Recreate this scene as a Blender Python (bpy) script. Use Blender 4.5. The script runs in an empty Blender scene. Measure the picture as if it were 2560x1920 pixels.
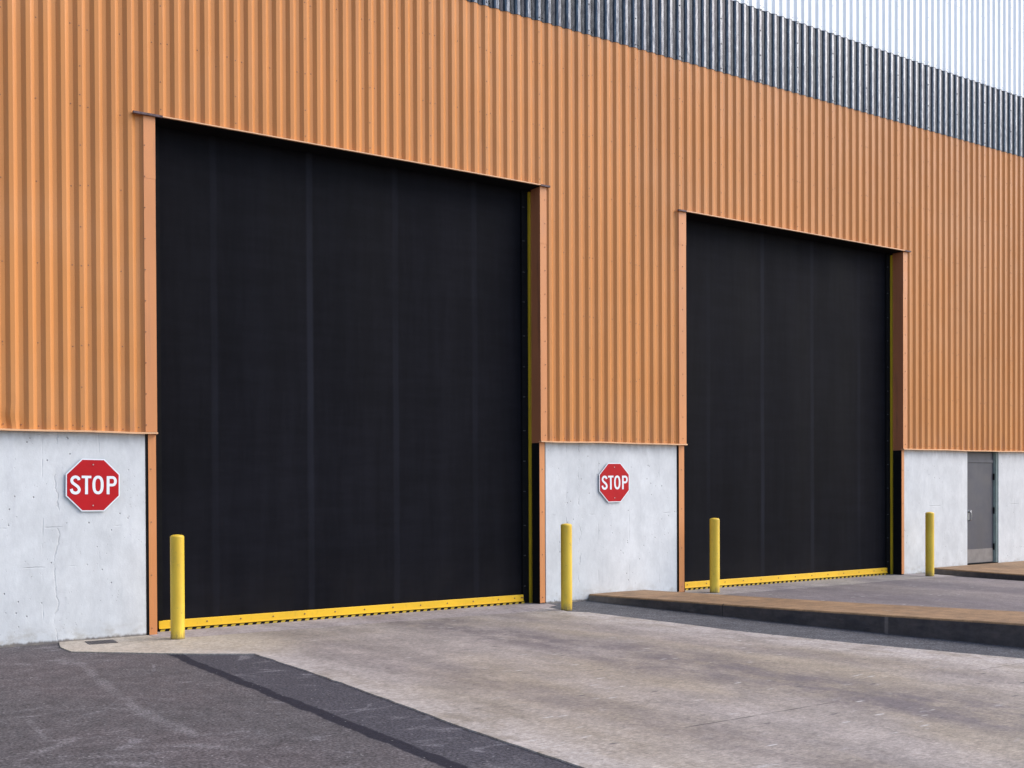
import bpy, bmesh, math, random
from mathutils import Vector, Matrix
random.seed(7)
C = bpy.context.scene.collection
SC = bpy.context.scene
OFF = 0.18                      # ground datum

# ------------------------------------------------------------------ camera
yaw, pitch, roll = 0.608, -0.010, -0.0042
CAMLOC = Vector((-2.189, -13.346, 1.591 + OFF))
fw = Vector((math.sin(yaw)*math.cos(pitch), math.cos(yaw)*math.cos(pitch), math.sin(pitch)))
rt = Vector((math.cos(yaw), -math.sin(yaw), 0))
up = rt.cross(fw)
r2 = rt*math.cos(roll) + up*math.sin(roll)
u2 = -rt*math.sin(roll) + up*math.cos(roll)
cd = bpy.data.cameras.new("camera"); cam = bpy.data.objects.new("camera", cd); C.objects.link(cam)
cam.matrix_world = Matrix(((r2.x, u2.x, -fw.x, CAMLOC.x), (r2.y, u2.y, -fw.y, CAMLOC.y), (r2.z, u2.z, -fw.z, CAMLOC.z), (0, 0, 0, 1)))
cd.sensor_width = 36; cd.lens = 2860.07/2560*36; cd.shift_y = 276.28/2560
cd.clip_start = 0.1; cd.clip_end = 2000
SC.camera = cam

# ------------------------------------------------------------------ light
S = Vector((0.78, -0.42, 0.80)).normalized()
elev = math.asin(S.z); azim = math.atan2(S.x, S.y)
W = bpy.data.worlds.new("World"); SC.world = W; W.use_nodes = True
nt = W.node_tree; nt.nodes.clear()
sky = nt.nodes.new('ShaderNodeTexSky'); sky.sky_type = 'NISHITA'; sky.sun_disc = False
sky.sun_elevation = elev; sky.sun_rotation = azim
sky.dust_density = 1.5; sky.air_density = 1.0; sky.ozone_density = 1.0
bg = nt.nodes.new('ShaderNodeBackground'); bg.inputs[1].default_value = 0.14
wo = nt.nodes.new('ShaderNodeOutputWorld')
nt.links.new(sky.outputs[0], bg.inputs[0]); nt.links.new(bg.outputs[0], wo.inputs[0])
ld = bpy.data.lights.new("sun", 'SUN'); ld.energy = 1.5; ld.angle = math.radians(50); ld.color = (1.0, 0.95, 0.90)
sun = bpy.data.objects.new("sun", ld); C.objects.link(sun); sun.location = (20, -30, 30)
sun.rotation_euler = (-S).to_track_quat('-Z', 'Y').to_euler()
SC.view_settings.view_transform = 'Standard'; SC.view_settings.look = 'None'
SC.view_settings.exposure = 1.0; SC.view_settings.gamma = 1

# ------------------------------------------------------------------ shader helper
class G:
    def __init__(s, name, rough=0.6, metal=0.0, spec=0.5):
        s.m = bpy.data.materials.new(name); s.m.use_nodes = True
        s.t = s.m.node_tree; s.t.nodes.clear()
        s.b = s.t.nodes.new('ShaderNodeBsdfPrincipled'); o = s.t.nodes.new('ShaderNodeOutputMaterial')
        s.t.links.new(s.b.outputs[0], o.inputs[0])
        s.b.inputs['Roughness'].default_value = rough; s.b.inputs['Metallic'].default_value = metal
        s.b.inputs['Specular IOR Level'].default_value = spec
        tc = s.t.nodes.new('ShaderNodeTexCoord'); s.co = tc.outputs['Object']
        sp = s.t.nodes.new('ShaderNodeSeparateXYZ'); s.t.links.new(s.co, sp.inputs[0])
        s.x, s.y, s.z = sp.outputs
    def put(s, sock, v):
        if isinstance(v, (int, float)): sock.default_value = v
        elif isinstance(v, tuple): sock.default_value = tuple(v) + ((1.0,) if len(v) == 3 and len(sock.default_value) == 4 else ())
        else: s.t.links.new(v, sock)
    def M(s, op, a, b=0.0, c=0.0, clamp=False):
        n = s.t.nodes.new('ShaderNodeMath'); n.operation = op; n.use_clamp = clamp
        s.put(n.inputs[0], a); s.put(n.inputs[1], b); s.put(n.inputs[2], c); return n.outputs[0]
    def xyz(s, sc, off=(0, 0, 0)):
        n = s.t.nodes.new('ShaderNodeMapping'); n.inputs['Scale'].default_value = sc; n.inputs['Location'].default_value = off
        s.t.links.new(s.co, n.inputs[0]); return n.outputs[0]
    def noise(s, sc=(1, 1, 1), scale=1.0, detail=4, rough=0.55, off=(0, 0, 0), dist=0.0):
        n = s.t.nodes.new('ShaderNodeTexNoise'); s.t.links.new(s.xyz(sc, off), n.inputs['Vector'])
        n.inputs['Scale'].default_value = scale; n.inputs['Detail'].default_value = detail
        n.inputs['Roughness'].default_value = rough; n.inputs['Distortion'].default_value = dist
        return n.outputs[0]
    def voro(s, sc=(1, 1, 1), scale=1.0, rnd=1.0, feat='F1'):
        n = s.t.nodes.new('ShaderNodeTexVoronoi'); n.feature = feat; s.t.links.new(s.xyz(sc), n.inputs['Vector'])
        n.inputs['Scale'].default_value = scale; n.inputs['Randomness'].default_value = rnd
        return n.outputs['Distance'], n.outputs.get('Color')
    def rng(s, v, a, b, lo=0.0, hi=1.0, smooth=True):
        n = s.t.nodes.new('ShaderNodeMapRange'); n.interpolation_type = 'SMOOTHSTEP' if smooth else 'LINEAR'
        s.put(n.inputs[0], v)
        for i, q in enumerate((a, b, lo, hi)): s.put(n.inputs[i+1], q)
        return n.outputs[0]
    def mix(s, f, a, b, mode='MIX'):
        n = s.t.nodes.new('ShaderNodeMix'); n.data_type = 'RGBA'; n.blend_type = mode
        s.put(n.inputs[0], f); s.put(n.inputs[6], a); s.put(n.inputs[7], b); return n.outputs[2]
    def mul(s, col, f):                       # colour * scalar
        n = s.t.nodes.new('ShaderNodeVectorMath'); n.operation = 'SCALE'
        s.put(n.inputs[0], col); s.put(n.inputs[3], f); return n.outputs[0]
    def line(s, coord, pos, w, wob=None):     # soft line at coord = pos
        d = s.M('SUBTRACT', coord, pos)
        if wob is not None: d = s.M('ADD', d, wob)
        d = s.M('ABSOLUTE', d); return s.rng(d, w*0.4, w, 1.0, 0.0)
    def mx(s, *a):
        o = a[0]
        for q in a[1:]: o = s.M('MAXIMUM', o, q)
        return o
    def band(s, v, a, b, e=0.02):
        return s.M('MULTIPLY', s.rng(v, a-e, a+e), s.rng(v, b-e, b+e, 1.0, 0.0))
    def bump(s, h, strength=0.3, dist=0.01):
        n = s.t.nodes.new('ShaderNodeBump'); n.inputs['Strength'].default_value = strength; n.inputs['Distance'].default_value = dist
        s.put(n.inputs['Height'], h); s.t.links.new(n.outputs[0], s.b.inputs['Normal'])
    def done(s, col, rough=None):
        s.put(s.b.inputs['Base Color'], col)
        if rough is not None: s.put(s.b.inputs['Roughness'], rough)
        return s.m

# ------------------------------------------------------------------ materials
def painted(name, col, rough=0.42, var=0.10, dirt=(0.10, 0.06, 0.04), dirtamt=0.25, bumpd=0.0015):
    g = G(name, rough)
    n1 = g.noise((1, 1, 0.35), 1.3, 5); n2 = g.noise((6, 6, 0.5), 2.0, 4, off=(4, 2, 1)); n3 = g.noise(scale=180, detail=2)
    c = g.mul(col, g.rng(n1, 0.3, 0.7, 1-var, 1+var))
    c = g.mix(g.M('MULTIPLY', g.rng(n2, 0.52, 0.8), dirtamt), c, dirt)
    c = g.mul(c, g.rng(n3, 0.3, 0.7, 0.95, 1.05))
    g.bump(g.M('ADD', g.noise((1.0, 1.0, 0.5), 1.6, 3), g.M('MULTIPLY', g.noise(scale=90, detail=2), 0.03)), 0.5, bumpd*8)
    return g.done(c, g.rng(g.noise(scale=3, detail=4, off=(9, 9, 9)), 0.3, 0.7, rough-0.07, rough+0.1))

def m_orange():
    g = G('orange_paint', 0.45, spec=0.3)
    P = 0.1829
    n1 = g.noise((0.6, 1, 0.25), 1.1, 5); n3 = g.noise(scale=150, detail=2)
    c = g.mul((0.575, 0.230, 0.064), g.rng(n1, 0.3, 0.7, 0.94, 1.06))
    # faint panel-to-panel tone change (five ribs to a sheet)
    pan = g.M('FLOOR', g.M('DIVIDE', g.M('SUBTRACT', g.x, 1.19), P*5))
    rnd = g.M('FRACT', g.M('MULTIPLY', g.M('SINE', g.M('MULTIPLY', pan, 12.9)), 43.7))
    c = g.mul(c, g.M('ADD', 0.975, g.M('MULTIPLY', rnd, 0.05)))
    # grime along the bottom hem and long faint drips
    hem = g.M('MULTIPLY', g.rng(g.z, 2.36, 2.9, 1.0, 0.0), g.rng(g.noise((5, 1, 0.8), 2.2, 5), 0.42, 0.72))
    drip = g.M('MULTIPLY', g.rng(g.noise((14, 3, 0.22), 1.6, 5, off=(3, 1, 7)), 0.56, 0.78), 0.22)
    c = g.mix(g.M('MAXIMUM', g.M('MULTIPLY', hem, 0.5), drip), c, (0.32, 0.15, 0.09))
    fade = g.M('MULTIPLY', g.rng(g.noise((0.35, 1, 0.5), 1.0, 4, off=(2, 0, 9)), 0.45, 0.7), 0.28); c = g.mix(fade, c, (0.62, 0.30, 0.13))
    wash = g.M('MULTIPLY', g.rng(g.noise((22, 4, 0.35), 1.3, 6, 0.65, off=(7, 3, 1)), 0.5, 0.75), 0.16); c = g.mix(wash, c, (0.45, 0.17, 0.07))
    sp, _ = g.voro((1, 1, 1), 2.6); c = g.mix(g.rng(sp, 0.008, 0.02, 0.8, 0.0), c, (0.08, 0.05, 0.05))
    c = g.mul(c, g.rng(n3, 0.3, 0.7, 0.95, 1.05))
    g.bump(g.M('ADD', g.noise((1.2, 1.2, 0.6), 1.8, 3), g.M('MULTIPLY', g.noise(scale=80, detail=2), 0.02)), 0.5, 0.012)
    return g.done(c, g.rng(g.noise((1, 1, .4), 2.5, 4), 0.3, 0.7, 0.32, 0.48))

def m_silver():
    g = G('galvanised_steel', 0.3, 1.0)
    n = g.noise((30, 30, 6), 1.4, 5, 0.65); sp = g.noise(scale=60, detail=3)
    st = g.noise((9, 3, 0.5), 2.0, 5, off=(2, 5, 1))
    c = g.mix(g.rng(n, 0.3, 0.72), (0.105, 0.103, 0.108), (0.235, 0.235, 0.240))
    c = g.mul(c, g.rng(g.y, 0.004, 0.016, 0.90, 0.24))  # recessed pans darkened in the colour, standing in for dark reflections between ribs
    c = g.mix(g.M('MULTIPLY', g.rng(st, 0.5, 0.75), 0.35), c, (0.055, 0.040, 0.048))
    g.bump(g.M('ADD', g.noise((3, 3, 0.6), 2.0, 3), g.M('MULTIPLY', sp, 0.08)), 0.4, 0.003)
    return g.done(c, g.rng(n, 0.3, 0.7, 0.16, 0.28))

def m_concrete_wall():
    g = G('cast_concrete', 0.75)
    big = g.noise((1, 1, 0.7), 0.9, 6, 0.6); mid = g.noise((1, 1, 0.6), 5, 6, 0.65, off=(3, 0, 2)); fine = g.noise(scale=70, detail=3)
    c = g.mix(g.rng(big, 0.3, 0.72), (0.60, 0.607, 0.612), (0.70, 0.703, 0.705))
    c = g.mul(c, g.rng(mid, 0.25, 0.75, 0.90, 1.06)); c = g.mul(c, g.rng(g.noise((1, 1, 0.45), 22, 5, 0.7, off=(1, 1, 9)), 0.28, 0.72, 0.96, 1.03))
    wob = g.M('MULTIPLY', g.M('SUBTRACT', g.noise((6, 6, 3), 1.0, 4), 0.5), 0.03)
    def brk(v, k): return g.rng(g.noise((2.0, 1, 2.3), 1.5, 3, off=(k, k*2, k*3)), v, v+0.16)
    # board joints: vertical every 0.6 m, two lift lines, all broken up
    fx = g.M('ABSOLUTE', g.M('SUBTRACT', g.M('FRACT', g.M('DIVIDE', g.M('ADD', g.M('ADD', g.x, 0.13), wob), 0.61)), 0.5))
    vline = g.M('MULTIPLY', g.rng(fx, 0.002, 0.012, 1.0, 0.0), brk(0.50, 1))
    h1 = g.M('MULTIPLY', g.line(g.z, 1.30, 0.009, wob), brk(0.54, 2)); h2 = g.M('MULTIPLY', g.line(g.z, 0.86, 0.008, wob), brk(0.56, 5))
    wob2 = g.M('MULTIPLY', g.M('SUBTRACT', g.noise((1, 1, 2.5), 1.3, 6, 0.65, off=(4, 4, 4)), 0.5), 0.22)
    cr = g.M('MULTIPLY', g.line(g.x, 0.93, 0.010, wob2), g.rng(g.noise((1, 1, 3), 1.4, 3, off=(7, 7, 7)), 0.40, 0.55))
    cr2 = g.M('MULTIPLY', g.line(g.x, 8.35, 0.010, wob2), g.rng(g.noise((1, 1, 3), 1.4, 3, off=(1, 7, 2)), 0.48, 0.60))
    smear = g.M('MULTIPLY', g.line(g.x, 0.97, 0.07, wob2), g.rng(g.noise((1, 1, 3), 1.1, 4, off=(5, 2, 7)), 0.45, 0.62, 0.0, 0.3))
    lines = g.mx(vline, h1, h2, cr, cr2, smear)
    vd, vc = g.voro((1, 1, 0.75), 11); sel = g.noise((1, 1, 1), 2.2, 2, off=(8, 1, 3))
    pit = g.M('MULTIPLY', g.rng(vd, 0.05, 0.11, 1.0, 0.0), g.rng(sel, 0.49, 0.56))
    vd2, _ = g.voro((1, 1, 1), 24); pit2 = g.M('MULTIPLY', g.rng(vd2, 0.06, 0.12, 1.0, 0.0), g.rng(g.noise(scale=3.1, detail=2), 0.50, 0.60))
    pits = g.M('MAXIMUM', pit, pit2)
    c = g.mix(g.M('MULTIPLY', lines, 0.30), c, (0.30, 0.30, 0.33))
    c = g.mix(g.M('MULTIPLY', pits, 0.75), c, (0.20, 0.19, 0.20))
    strk = g.M('MULTIPLY', g.rng(g.noise((7, 7, 0.5), 1.5, 5), 0.57, 0.80), 0.22)
    c = g.mix(strk, c, (0.42, 0.42, 0.46))
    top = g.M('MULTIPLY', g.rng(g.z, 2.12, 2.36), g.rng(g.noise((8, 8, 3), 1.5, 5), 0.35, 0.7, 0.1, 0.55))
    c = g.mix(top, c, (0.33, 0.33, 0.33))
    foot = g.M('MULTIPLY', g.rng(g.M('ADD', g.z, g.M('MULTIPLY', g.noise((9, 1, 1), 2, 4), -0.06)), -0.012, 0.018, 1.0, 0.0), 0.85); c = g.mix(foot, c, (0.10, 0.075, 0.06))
    base = g.M('MULTIPLY', g.rng(g.z, 0.0, 0.28, 1.0, 0.0), g.rng(g.noise((3, 3, 5), 2.5, 5), 0.4, 0.75))
    c = g.mix(g.M('MULTIPLY', base, 0.6), c, (0.34, 0.29, 0.22))
    rd, rc = g.voro((1, 1, 1), 0.9); rust = g.rng(rd, 0.015, 0.035, 0.9, 0.0)
    c = g.mix(rust, c, (0.16, 0.09, 0.06))
    h = g.M('SUBTRACT', g.M('ADD', g.M('MULTIPLY', mid, 0.35), g.M('MULTIPLY', fine, 0.22)), g.M('ADD', g.M('MULTIPLY', lines, 0.8), g.M('MULTIPLY', pits, 1.2)))
    g.bump(h, 0.7, 0.008)
    return g.done(c)

def m_drive(name, tint, dark, tracks, joints_y=(), joints_x=(), edge=None):
    g = G(name, 0.72)
    long = g.noise((1.3, 0.22, 1), 1.0, 6, 0.6, dist=0.4); mid = g.noise((1.2, 0.8, 1), 2.2, 7, 0.68, off=(5, 1, 0)); fine = g.noise(scale=30, detail=6, rough=0.78)
    patch = g.noise((0.8, 0.35, 1), 0.8, 5, 0.55, off=(11, 4, 0))
    hi = g.noise(scale=160, detail=2)
    c = g.mix(g.rng(patch, 0.38, 0.64), tint[0], tint[1])
    c = g.mul(c, g.rng(long, 0.30, 0.70, 0.87, 1.08))
    c = g.mul(c, g.rng(mid, 0.30, 0.70, 0.82, 1.15))
    t = None
    for X, w, s in tracks:
        wx = g.M('MULTIPLY', g.M('SUBTRACT', g.noise((0.6, 0.5, 1), 1, 4, off=(X, 0, 0)), 0.5), 0.9)
        d = g.M('ABSOLUTE', g.M('ADD', g.M('SUBTRACT', g.x, g.M('ADD', X, g.M('MULTIPLY', g.y, -0.07))), wx))
        k = g.M('MULTIPLY', g.rng(d, w*0.25, w, 1.0, 0.0), s)
        t = k if t is None else g.M('MAXIMUM', t, k)
    if t is not None:
        t = g.M('MULTIPLY', t, g.rng(g.noise((1.6, 0.9, 1), 1.3, 7, 0.72, off=(1, 8, 0)), 0.36, 0.62, 0.12, 1.0))
        c = g.mix(t, c, dark)
    if edge: 
        e = g.M('MAXIMUM', g.rng(g.M('ADD', g.x, g.M('MULTIPLY', mid, 1.2)), edge[0]+0.5, edge[0]+1.7, 1.0, 0.0), g.rng(g.M('ADD', g.x, g.M('MULTIPLY', g.y, 0.13)), edge[1]-1.1, edge[1]-0.1))
        c = g.mix(g.M('MULTIPLY', e, g.rng(mid, 0.35, 0.62, 0.15, 0.75)), c, (0.43, 0.39, 0.375))
    # pale scuffs (mostly near the slab's edges) and dark oily flecks
    sc = g.noise((0.9, 2.6, 1), 3.0, 6, 0.7, off=(2, 2, 0))
    c = g.mix(g.M('MULTIPLY', g.rng(sc, 0.60, 0.78), 0.5), c, (0.62, 0.60, 0.60))
    fl, _ = g.voro((0.75, 2.2, 1), 3.0); fs = g.noise(scale=1.7, detail=2, off=(6, 6, 6))
    c = g.mix(g.M('MULTIPLY', g.rng(fl, 0.06, 0.13, 0.8, 0.0), g.rng(fs, 0.46, 0.54)), c, (0.05, 0.045, 0.055))
    fl2, _ = g.voro((0.8, 1.8, 1), 8)
    c = g.mix(g.M('MULTIPLY', g.rng(fl2, 0.07, 0.16, 0.65, 0.0), g.rng(g.noise(scale=2.6, detail=3), 0.45, 0.58)), c, (0.10, 0.085, 0.075))
    fl3, _ = g.voro((0.55, 2.6, 1), 4.2, 1.0)
    c = g.mix(g.M('MULTIPLY', g.rng(fl3, 0.08, 0.17, 0.6, 0.0), g.rng(g.noise(scale=1.9, detail=3, off=(0, 5, 5)), 0.5, 0.58)), c, (0.62, 0.60, 0.59))
    if edge:
        cream = g.M('MULTIPLY', g.rng(g.x, 2.3, 3.6, 1.0, 0.0), g.rng(g.y, -2.6, -1.2)); c = g.mix(g.M('MULTIPLY', cream, 0.55), c, (0.44, 0.37, 0.27))
    c = g.mul(c, g.rng(g.noise((0.8, 1.5, 1), 40, 2, 0.6, off=(7, 7, 7)), 0.36, 0.64, 0.82, 1.17, False))
    fib = g.noise((1.0, 5.0, 1), 5, 5, 0.75, off=(0, 3, 8)); c = g.mix(g.rng(fib, 0.66, 0.74, 0.0, 0.5), c, (0.14, 0.115, 0.10)); c = g.mix(g.rng(fib, 0.27, 0.34, 0.45, 0.0), c, (0.50, 0.48, 0.47))
    ln = None
    wob = g.M('MULTIPLY', g.M('SUBTRACT', g.noise((5, 5, 1), 1, 3), 0.5), 0.02)
    for Y, x0, x1, a in joints_y:
        k = g.M('MULTIPLY', g.M('MULTIPLY', g.line(g.y, Y, 0.012, wob), g.band(g.x, x0, x1, 0.15)), a)
        k = g.M('MULTIPLY', k, g.rng(g.noise((3, 1, 1), 1.4, 3, off=(Y, 0, 0)), 0.35, 0.55, 0.3, 1.0))
        ln = k if ln is None else g.M('MAXIMUM', ln, k)
    for X, a in joints_x:
        k = g.M('MULTIPLY', g.line(g.x, X, 0.02, wob), a)
        ln = k if ln is None else g.M('MAXIMUM', ln, k)
    if ln is not None: c = g.mix(ln, c, (0.07, 0.06, 0.055))
    c = g.mul(c, g.rng(fine, 0.38, 0.62, 0.80, 1.17, False)); c = g.mul(c, g.rng(hi, 0.3, 0.7, 0.90, 1.09)); c = g.mul(c, g.rng(g.noise(scale=11, detail=7, rough=0.75, off=(1, 9, 2)), 0.36, 0.64, 0.86, 1.12, False))
    h = g.M('ADD', g.M('MULTIPLY', fine, 0.4), g.M('MULTIPLY', mid, 0.5))
    if ln is not None: h = g.M('SUBTRACT', h, ln)
    g.bump(h, 0.45, 0.008)
    return g.done(c)

def m_asphalt(name, base, alt, stain, speck=0.5, seam=False):
    g = G(name, 0.9, spec=0.2)
    big = g.noise((1, 0.6, 1), 0.55, 5, 0.6); mid = g.noise(scale=3.5, detail=6, rough=0.65)
    agg, ac = g.voro(scale=19); gr = g.noise(scale=26, detail=7, rough=0.85); mot = g.noise((1, 0.7, 1), 9, 6, 0.7, off=(5, 5, 0))
    c = g.mix(g.rng(big, 0.35, 0.65), base, alt); c = g.mul(c, g.rng(mot, 0.3, 0.7, 0.80, 1.20))
    c = g.mul(c, g.rng(mid, 0.25, 0.75, 0.84, 1.14))
    if seam:
        sx = g.M('SUBTRACT', g.x, g.M('ADD', 1.733, g.M('MULTIPLY', g.y, 0.02)))
        sx = g.M('SUBTRACT', sx, g.M('MULTIPLY', g.rng(g.y, -2.2, -0.9), 0.06))
        sx = g.M('ADD', sx, g.M('MULTIPLY', g.M('SUBTRACT', g.noise((1.5, 1.5, 1), 1.6, 4), 0.5), 0.10))
        c = g.mix(g.rng(sx, -0.12, 0.05), c, g.mul((0.062, 0.058, 0.068), g.rng(mid, 0.25, 0.75, 0.9, 1.1)))
    if stain:
        s1 = g.noise((0.9, 1.4, 1), 0.9, 7, 0.62, off=(3, 7, 0), dist=1.3)
        c = g.mix(g.M('MULTIPLY', g.M('MULTIPLY', g.rng(s1, 0.55, 0.72), g.rng(gr, 0.35, 0.6, 0.3, 1.0)), stain*0.7), c, (0.27, 0.25, 0.26))
        s2 = g.line(g.noise((0.7, 1.0, 1), 0.75, 3, 0.5, off=(1, 1, 0), dist=0.8), 0.5, 0.012)
        c = g.mix(g.M('MULTIPLY', s2, g.M('MULTIPLY', g.rng(mid, 0.4, 0.65), stain*0.6)), c, (0.34, 0.32, 0.34))
        s3 = g.noise((0.5, 1.2, 1), 1.1, 5, off=(13, 3, 0)); c = g.mul(c, g.rng(s3, 0.55, 0.75, 1.0, 0.82))
    if seam:
        def seg(a, b):
            dx, dy = b[0]-a[0], b[1]-a[1]; L2 = dx*dx+dy*dy
            px = g.M('SUBTRACT', g.x, a[0]); py = g.M('SUBTRACT', g.y, a[1])
            t = g.M('DIVIDE', g.M('ADD', g.M('MULTIPLY', px, dx), g.M('MULTIPLY', py, dy)), L2, clamp=True)
            ex = g.M('SUBTRACT', px, g.M('MULTIPLY', t, dx)); ey = g.M('SUBTRACT', py, g.M('MULTIPLY', t, dy))
            return g.M('SQRT', g.M('ADD', g.M('MULTIPLY', ex, ex), g.M('MULTIPLY', ey, ey)))
        wn = g.noise((1.2, 1.2, 1), 1.5, 5, 0.6, off=(9, 1, 0)); acc = None
        for line_, w, a in TRAILS:
            d = None
            for p_, q_ in zip(line_, line_[1:]):
                k = seg(p_, q_); d = k if d is None else g.M('MINIMUM', d, k)
            d = g.M('ADD', d, g.M('MULTIPLY', g.M('SUBTRACT', wn, 0.5), w*1.8))
            k = g.M('MULTIPLY', g.rng(d, w*0.2, w, 1.0, 0.0), a); acc = k if acc is None else g.M('MAXIMUM', acc, k)
        acc = g.M('MULTIPLY', g.M('MULTIPLY', acc, 0.8), g.rng(g.noise((1, 1, 1), 3.5, 6, 0.7, off=(3, 3, 1)), 0.35, 0.62, 0.1, 1.0))
        c = g.mix(acc, c, (0.30, 0.28, 0.29))
        ew = g.M('ADD', g.M('ABSOLUTE', sx), g.M('MULTIPLY', g.M('SUBTRACT', g.noise(scale=9, detail=5, rough=0.7, off=(2, 2, 2)), 0.5), 0.045))
        tar = g.rng(ew, 0.050, 0.075, 0.97, 0.0)
    c = g.mul(c, g.rng(gr, 0.38, 0.62, 0.72, 1.28, False))
    c = g.mul(c, g.rng(g.noise(scale=48, detail=2, rough=0.6, off=(7, 7, 7)), 0.36, 0.64, 0.55, 1.45, False))
    if seam: c = g.mix(tar, c, g.mul((0.016, 0.015, 0.023), g.rng(gr, 0.35, 0.65, 0.7, 1.5)))
    st = g.M('MULTIPLY', g.rng(agg, 0.07, 0.17, 1.0, 0.0), g.rng(g.noise(scale=14, detail=2, off=(4, 4, 4)), 0.50, 0.60))
    c = g.mix(g.M('MULTIPLY', st, speck), c, (0.50, 0.48, 0.48))
    g.bump(g.M('ADD', gr, g.M('MULTIPLY', agg, -0.5)), 0.7, 0.006)
    return g.done(c)

TRAILS = [([(0.61, -1.20), (0.77, -1.57), (0.65, -2.66), (0.59, -3.41), (0.52, -4.45), (0.57, -5.48), (0.89, -5.53)], 0.085, 0.36), ([(-0.13, -3.92), (0.32, -4.06), (0.53, -4.28)], 0.05, 0.25), ([(0.12, -5.55), (0.44, -5.74), (0.70, -6.05)], 0.09, 0.32), ([(-0.27, -4.17), (-0.32, -4.96)], 0.035, 0.25), ([(-0.45, -5.35), (-0.15, -5.05)], 0.07, 0.28), ([(-0.13, -5.91), (0.0, -6.1)], 0.07, 0.45)]
def m_rubber():
    g = G('black_rubber_curtain', 0.65, spec=0.045)
    big = g.noise((0.6, 1, 0.4), 0.9, 5); fine = g.noise(scale=120, detail=2)
    c = g.mix(g.rng(big, 0.3, 0.7), (0.0055, 0.0055, 0.0078), (0.0080, 0.0080, 0.0112))
    s = None
    for X, a in ((2.86, 0.55), (4.14, 1.0), (5.40, 0.6), (6.68, 0.5), (11.27, 0.4), (12.55, 1.0), (13.82, 0.75), (15.10, 0.45)):
        k = g.M('MULTIPLY', g.line(g.x, X, 0.06, g.M('MULTIPLY', g.M('SUBTRACT', g.noise((1, 1, 0.6), 1, 2), 0.5), 0.03)), a)
        s = k if s is None else g.M('MAXIMUM', s, k)
    c = g.mul(c, g.rng(g.noise((4, 1, 0.35), 1.5, 6, 0.7, off=(2, 0, 0)), 0.35, 0.65, 0.88, 1.14)); c = g.mul(c, g.rng(g.noise((0.8, 1, 5), 1.5, 5, 0.7, off=(2, 0, 9)), 0.35, 0.65, 0.90, 1.10))
    s = g.M('MULTIPLY', s, g.rng(g.noise((2, 1, 0.5), 1.2, 4, off=(0, 0, 5)), 0.3, 0.7, 0.35, 1.0))
    c = g.mix(g.M('MULTIPLY', s, 0.6), c, (0.020, 0.021, 0.030))
    sc = g.M('MULTIPLY', g.rng(g.noise((1.2, 1, 3.5), 2.0, 6, 0.7), 0.62, 0.8), g.rng(g.z, 0.1, 0.9, 1.0, 0.12))
    c = g.mix(g.M('MULTIPLY', sc, 0.35), c, (0.024, 0.020, 0.021))
    dust = g.M('MULTIPLY', g.rng(g.z, 0.05, 1.0, 1.0, 0.0), g.rng(g.noise((1.3, 1, 1), 1.6, 5, off=(7, 0, 0)), 0.3, 0.7))
    c = g.mix(g.M('MULTIPLY', dust, 0.35), c, (0.019, 0.017, 0.018))
    g.bump(g.M('ADD', g.noise((1.5, 1, 0.3), 1.4, 3), g.M('MULTIPLY', fine, 0.02)), 0.4, 0.02)
    return g.done(c, g.rng(big, 0.3, 0.7, 0.55, 0.70))

def m_yellow(name='yellow_paint', col=(0.86, 0.50, 0.012), wear=0.35):
    g = G(name, 0.42)
    n = g.noise(scale=2.5, detail=5, off=(1, 2, 3)); f = g.noise((9, 9, 3), 2, 6, 0.7); sp = g.noise(scale=45, detail=3)
    c = g.mul(col, g.rng(n, 0.3, 0.7, 0.90, 1.05))
    c = g.mix(g.M('MULTIPLY', g.rng(f, 0.56, 0.75), wear), c, (0.30, 0.20, 0.05))
    c = g.mix(g.rng(sp, 0.71, 0.76, 0.0, 0.7), c, (0.10, 0.07, 0.03))
    g.bump(g.M('ADD', f, g.M('MULTIPLY', sp, 0.3)), 0.3, 0.003)
    return g.done(c)

def m_bollard():
    g = G('bollard_yellow_paint', 0.5)
    n = g.noise((2, 2, 0.7), 2.0, 5); f = g.noise((7, 7, 2.5), 1.7, 7, 0.72, off=(3, 3, 0)); sp = g.noise(scale=28, detail=4, off=(1, 5, 1))
    c = g.mix(g.rng(n, 0.3, 0.7), (0.66, 0.42, 0.030), (0.78, 0.54, 0.050))
    c = g.mix(g.M('MULTIPLY', g.rng(f, 0.52, 0.76), 0.35), c, (0.34, 0.24, 0.06))
    c = g.mix(g.rng(sp, 0.66, 0.72, 0.0, 0.5), c, (0.14, 0.10, 0.05))
    base = g.M('MULTIPLY', g.rng(g.z, 0.0, 0.14, 1.0, 0.0), g.rng(f, 0.35, 0.6))
    c = g.mix(g.M('MULTIPLY', base, 0.85), c, (0.10, 0.075, 0.05))
    c = g.mix(g.M('MULTIPLY', g.rng(g.M('ADD', g.z, g.M('MULTIPLY', f, 0.06)), 0.02, 0.06, 1.0, 0.0), 0.8), c, (0.05, 0.04, 0.03))
    chip = g.rng(g.noise((1, 1, 1.3), 16, 5, 0.7, off=(8, 1, 6)), 0.66, 0.69, 0.0, 0.75); c = g.mix(chip, c, (0.16, 0.12, 0.07))
    g.bump(g.M('ADD', f, g.M('MULTIPLY', sp, 0.4)), 0.4, 0.004)
    return g.done(c)

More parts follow.
